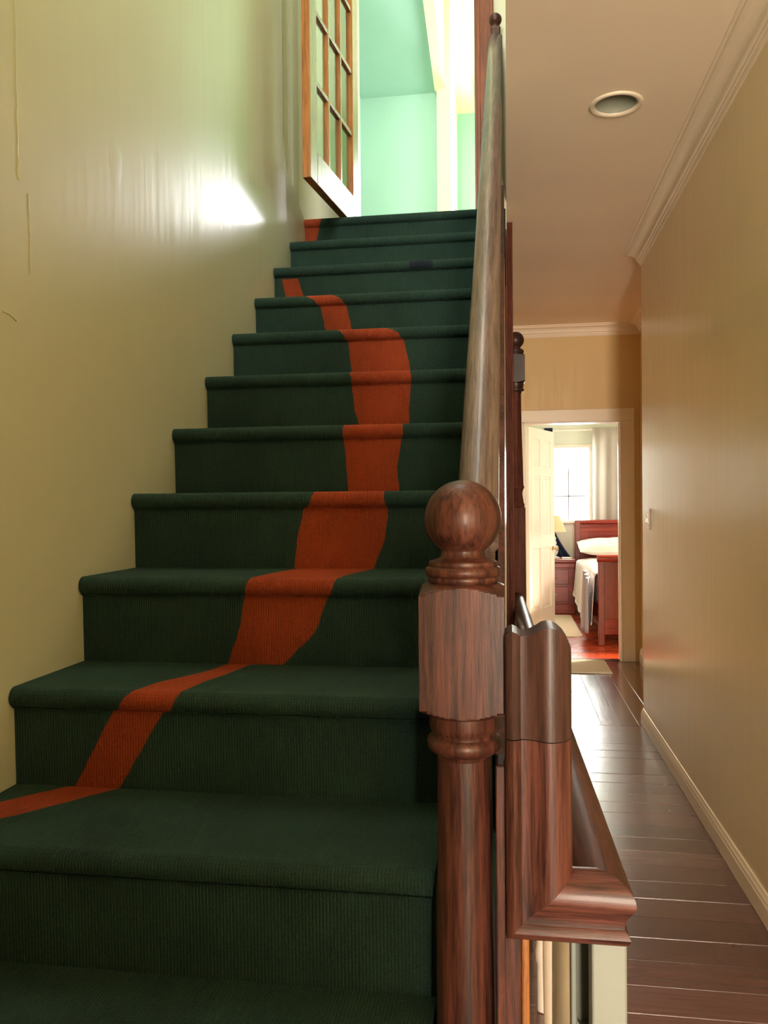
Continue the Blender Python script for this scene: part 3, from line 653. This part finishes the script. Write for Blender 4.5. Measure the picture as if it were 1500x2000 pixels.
struct('ceiling_bedroom', MB().box(-0.8, 3.1, 6.95, 10.5, BC, BC+0.05), m_bed_ceil, 'pale bedroom ceiling', 'ceiling')
wn_ = struct('window_1', MB().bevbox(0.47, 1.03, 10.375, 10.40, 1.975, 2.02, 0.004).bevbox(0.47, 0.505, 10.375, 10.40, 1.08, 1.975, 0.004).bevbox(0.995, 1.03, 10.375, 10.40, 1.08, 1.975, 0.004), m_white, 'bright white framed bedroom window', 'window')
obj('sill', MB().bevbox(0.45, 1.05, 10.33, 10.42, 1.045, 1.08, 0.006), m_white, wn_)
obj('muntin', MB().box(0.744, 0.760, 10.43, 10.45, 1.08, 1.72), m_throw, wn_)
obj('muntin', MB().box(0.50, 1.0, 10.43, 10.45, 1.373, 1.387), m_throw, wn_)
obj('pane', MB().box(0.50, 1.0, 10.455, 10.461, 1.08, 1.975), m_glass, wn_)
# curtains on a rod
rod = root('curtain_rod', (0.9, 10.30, 2.19), 'thin white curtain rod over the bedroom window', 'rod')
obj('rod', MB().tube([(0.30, 10.30, 2.19), (1.75, 10.30, 2.19)], 0.011), m_white, rod, smooth=60)
for xx in (0.995, 1.66): obj('bracket', MB().box(xx, xx+0.016, 10.29, 10.40, 2.18, 2.20), m_white, rod)
obj('finial', MB().lathe(1.75, 10.30, [(0.004, 2.165), (0.018, 2.175), (0.022, 2.19), (0.018, 2.205), (0.004, 2.215)], 14), m_white, rod, smooth=60)
gc = root('grey_curtain', (1.3, 10.27, 0.25), 'light grey curtain hanging right of the bedroom window', 'curtain')
obj('cloth', MB().grid(lambda u, v: (1.03+u*0.66+0.01*v*0, 10.265+0.018*math.sin(u*2*math.pi*5+0.6*math.sin(v*3))*(0.6+0.4*v), 2.215-v*1.96), 112, 12), m_grey_curtain, gc, smooth=80, thick=0.004)
obj('hem', MB().grid(lambda u, v: (1.03+u*0.66, 10.265+0.019*math.sin(u*2*math.pi*5+0.6*math.sin(3)), 0.26+v*0.08), 112, 2), m_grey_curtain, gc, smooth=80, thick=0.008)
bcn = root('blue_curtain', (0.5, 10.22, 0.45), 'narrow navy curtain gathered left of the bedroom window', 'curtain')
def bcf(u, v):
    z = 2.215-v*1.70
    w = 0.10+(0.30*max(0, (v-0.70)/0.30)**1.4); x0 = 0.45
    return (x0+u*w, 10.235+0.02*math.sin(u*2*math.pi*4)-0.04*max(0, v-0.7), z)
obj('cloth', MB().grid(bcf, 60, 24), m_blue, bcn, smooth=80, thick=0.004)

# panelled bedroom door
hX, hY = 0.195, 8.235
ang = Vector((0.4784-hX, 8.9526-hY, 0)); L_ = ang.length; ang.normalize()
bd = root('panelled_door', (hX, hY, 0.012), 'white six panel door standing open inside the bedroom', 'door')
rotb = Matrix.Translation((hX, hY, 0.012)) @ Matrix(((ang.x, -ang.y, 0, 0), (ang.y, ang.x, 0, 0), (0, 0, 1, 0), (0, 0, 0, 1)))
HB = 2.04; t2 = 0.018; st_w = 0.115; mid = 0.10
x1 = (L_-2*st_w-mid)/2
rows_ = [(0.20, 0.82), (0.96, 1.56), (1.66, 1.93)]
m = MB().bevbox(0, st_w, -t2, t2, 0, HB, 0.003, rotb).bevbox(L_-st_w, L_, -t2, t2, 0, HB, 0.003, rotb).bevbox(st_w+x1, st_w+x1+mid, -t2, t2, 0, HB, 0.003, rotb)
for a, b in ((0, 0.20), (0.82, 0.96), (1.56, 1.66), (1.93, HB)): m.bevbox(st_w, L_-st_w, -t2+0.0005, t2-0.0005, a, b, 0.003, rotb)
fr = obj('frame', m, m_white, bd)
for c in range(2):
    xa = st_w+c*(x1+mid)
    for a, b in rows_:
        p = MB().box(xa-0.005, xa+x1+0.005, -0.006, 0.006, a-0.005, b+0.005, rotb)
        p.bevbox(xa+0.03, xa+x1-0.03, -0.013, 0.013, a+0.03, b-0.03, 0.006, rotb)
        obj('panel', p, m_white, bd)
kb = MB()
for sgn in (-1, 1):
    vs_ = []
    for r, d in ((0.026, 0.018), (0.026, 0.022), (0.010, 0.026), (0.010, 0.045), (0.020, 0.05), (0.027, 0.062), (0.022, 0.074), (0.006, 0.078)):
        for q in range(18): a = 2*math.pi*q/18; vs_.append(rotb @ Vector((L_-0.06+r*math.cos(a), sgn*d, 0.80+r*math.sin(a))))
    n = 18; fs = [(i*n+q, i*n+(q+1) % n, (i+1)*n+(q+1) % n, (i+1)*n+q) for i in range(7) for q in range(n)]+[tuple(range(7*n, 8*n))]
    kb.add(vs_, fs)
obj('knob', kb, m_brass, bd, smooth=50, label='round brass knob')
# closet wall end that carries the door
struct('wall_closet', MB().box(-0.7, 0.165, 8.18, 8.28, 0, BC), m_bed_wall, 'end of the closet wall that carries the white door', 'wall')

# bed
bed = root('bed', (1.5, 8.7, 0), 'cherry red wooden bed with a panelled headboard under the grey curtain', 'bed')
BL, BRt = 0.805, 2.30
fbp = [(0, 0), (0.05, 0)]
ft = obj('footboard', MB().bevbox(BL+0.05, BRt-0.05, 7.60, 7.635, 0.10, 0.76, 0.004), m_cherry_z, bed)
obj('post', MB().bevbox(BL, BL+0.055, 7.585, 7.645, 0, 0.79, 0.008), m_cherry_z, ft)
obj('post', MB().bevbox(BRt-0.055, BRt, 7.585, 7.645, 0, 0.79, 0.008), m_cherry_z, ft)
obj('scroll_rail', MB().prism([(7.575+0.032*math.cos(a), 0.79+0.032*math.sin(a)) for a in [k*math.pi/8 for k in range(16)]], 'x', BL-0.012, BRt+0.012), m_cherry, ft, smooth=50)
obj('lower_rail', MB().bevbox(BL+0.05, BRt-0.05, 7.590, 7.60, 0.10, 0.24, 0.004), m_cherry, ft)
hb = obj('headboard', MB().bevbox(BL+0.05, BRt-0.05, 9.99, 10.03, 0.25, 1.04, 0.004), m_cherry, bed)
obj('post', MB().bevbox(BL-0.018, BL+0.05, 9.97, 10.05, 0, 1.09, 0.008), m_cherry_z, hb)
obj('post', MB().bevbox(BRt-0.05, BRt+0.02, 9.97, 10.05, 0, 1.09, 0.008), m_cherry_z, hb)
obj('scroll_rail', MB().prism([(10.01+0.04*math.cos(a), 1.065+0.028*math.sin(a)) for a in [k*math.pi/8 for k in range(16)]], 'x', BL+0.01, BRt-0.01), m_cherry, hb, smooth=50)
obj('frame_rail', MB().bevbox(BL+0.04, BRt-0.04, 9.975, 9.992, 0.95, 1.0, 0.005).bevbox(BL+0.045, BL+0.14, 9.977, 9.993, 0.3, 0.96, 0.005), m_cherry, hb)
obj('side_rail', MB().bevbox(BL+0.01, BL+0.035, 7.64, 9.975, 0.16, 0.36, 0.004), m_cherry, bed)
obj('side_rail', MB().bevbox(BRt-0.035, BRt-0.01, 7.64, 9.975, 0.16, 0.36, 0.004), m_cherry, bed)
obj('mattress', MB().bevbox(BL+0.045, BRt-0.045, 7.66, 9.97, 0.30, 0.60, 0.05), m_linen, bed, smooth=60)
sp = root('bedspread', (1.5, 8.7, 0.25), 'white bedspread draped over the bed side', 'bedspread')
def spf(u, v):
    y = 7.70+v*1.98; s = u*1.30
    w = 0.012*math.sin(v*38)+0.006*math.sin(v*91+1)
    drop = 0.42+0.10*math.sin(v*3+0.5)
    if s < drop: return (BL-0.022+w*0.7*(1-s/drop)-0.035*(1-s/drop), y, 0.635-drop+s)
    q = (s-drop)/(1.30-drop); return (BL-0.01+q*(BRt-BL-0.03), y, 0.640+0.02*min(1, q*12)+0.006*math.sin(v*30+q*8))
obj('cloth', MB().grid(spf, 50, 60), m_linen, sp, smooth=80, thick=0.006)
obj('hem', MB().grid(lambda u, v: tuple(Vector(spf(0, v))+Vector((-0.004, 0, u*0.03))), 1, 60), m_linen, sp, smooth=80, thick=0.006)
tw = root('grey_throw', (BL-0.06, 7.95, 0.1), 'grey throw hanging down the bed side near the footboard', 'throw')
obj('cloth', MB().grid(lambda u, v: (BL-0.082-0.02*math.sin(v*17)-0.035*(1-u)*math.sin(v*math.pi), 7.66+v*0.44*(1-0.25*u), 0.10+u*(0.50+0.06*v)), 12, 30), m_throw, tw, smooth=80, thick=0.008)
pl = root('pillow', (1.3, 9.6, 0.67), 'plump white pillow leaning on the cherry headboard', 'pillow')
def pillow(cx, cy, cz, lx, ly, h):
    m = MB()
    for sg in (1, -1):
        m.grid(lambda u, v: (cx+(u-.5)*lx*(1-0.06*math.sin(v*math.pi)*0), cy+(v-.5)*ly, cz+(v-.5)*0.10+sg*h/2*(max(0, math.sin(u*math.pi))*max(0, math.sin(v*math.pi)))**0.38+0.004*math.sin(u*23+v*11)), 24, 16)
    return m
obj('case', pillow(1.28, 9.68, 0.79, 0.95, 0.50, 0.17), m_pillow, pl, smooth=80)
obj('seam', MB().tube([(0.83, 9.46, 0.745), (1.28, 9.44, 0.742), (1.73, 9.46, 0.745)], 0.004, 6), m_pillow, pl)
# nightstand
ns = root('nightstand', (0.57, 9.93, 0), 'cherry red nightstand between the bed and the white door', 'nightstand')
obj('body', MB().bevbox(0.37, 0.765, 9.75, 10.12, 0.05, 0.60, 0.004), m_cherry, ns)
obj('top', MB().bevbox(0.345, 0.780, 9.72, 10.14, 0.60, 0.640, 0.008), m_cherry, ns)
obj('cornice', MB().bevbox(0.36, 0.772, 9.735, 10.13, 0.535, 0.60, 0.010), m_cherry, ns)
for a, b in ((0.14, 0.32), (0.345, 0.52)):
    dr = obj('drawer', MB().bevbox(0.40, 0.70, 9.738, 9.752, a, b, 0.005), m_cherry, ns)
    obj('knob', MB().lathe(0.55, 9.727, [(0.004, (a+b)/2-0.012), (0.012, (a+b)/2-0.006), (0.012, (a+b)/2+0.006), (0.004, (a+b)/2+0.012)], 12), m_brass, dr, smooth=60)
obj('plinth', MB().bevbox(0.355, 0.775, 9.727, 10.13, 0, 0.12, 0.010), m_cherry, ns)
# lamp
lp = root('table_lamp', (0.545, 9.90, 0.640), 'table lamp with cream shade and crystal base on the nightstand', 'lamp')
obj('shade', MB().lathe(0.545, 9.90, [(0.135, 0.955), (0.137, 0.957), (0.065, 1.145), (0.063, 1.143)], 40), m_shade, lp, smooth=50)
obj('base', MB().lathe(0.545, 9.90, [(0.062, 0.640), (0.062, 0.653), (0.045, 0.658), (0.020, 0.672), (0.040, 0.70), (0.048, 0.735), (0.040, 0.77), (0.018, 0.795), (0.026, 0.815), (0.026, 0.83), (0.014, 0.85), (0.022, 0.875), (0.012, 0.90)], 24), m_crystal, lp, smooth=40)
obj('stem', MB().lathe(0.545, 9.90, [(0.008, 0.899), (0.008, 0.955)], 10), m_brass, lp)
nb_ = root('notebook', (0.67, 9.85, 0.640), 'thin pale notebook lying on the nightstand by the lamp', 'notebook')
obj('pages', MB().box(0.632, 0.738, 9.772, 9.918, 0.643, 0.652), m_linen, nb_)
obj('cover', MB().box(0.63, 0.74, 9.77, 9.92, 0.6405, 0.643).box(0.63, 0.74, 9.77, 9.92, 0.652, 0.6545), m_mat, nb_)
# rug
rg = root('bedside_rug', (0.50, 8.8, 0), 'cream rug on the red bedroom boards beside the bed', 'rug')
def rrect(x0, x1, y0, y1, r):
    p = []
    for cx, cy, a0 in ((x1-r, y1-r, 0), (x0+r, y1-r, 90), (x0+r, y0+r, 180), (x1-r, y0+r, 270)):
        for k in range(5): a = math.radians(a0+k*22.5); p.append((cx+r*math.cos(a), cy+r*math.sin(a)))
    return p
obj('pile', MB().prism(rrect(0.235, 0.705, 8.05, 9.6, 0.05), 'z', 0.001, 0.012), m_rug, rg, bevel=0.003)
obj('binding', MB().prism(rrect(0.228, 0.712, 8.043, 9.607, 0.055), 'z', 0.0008, 0.006), m_mat, rg)
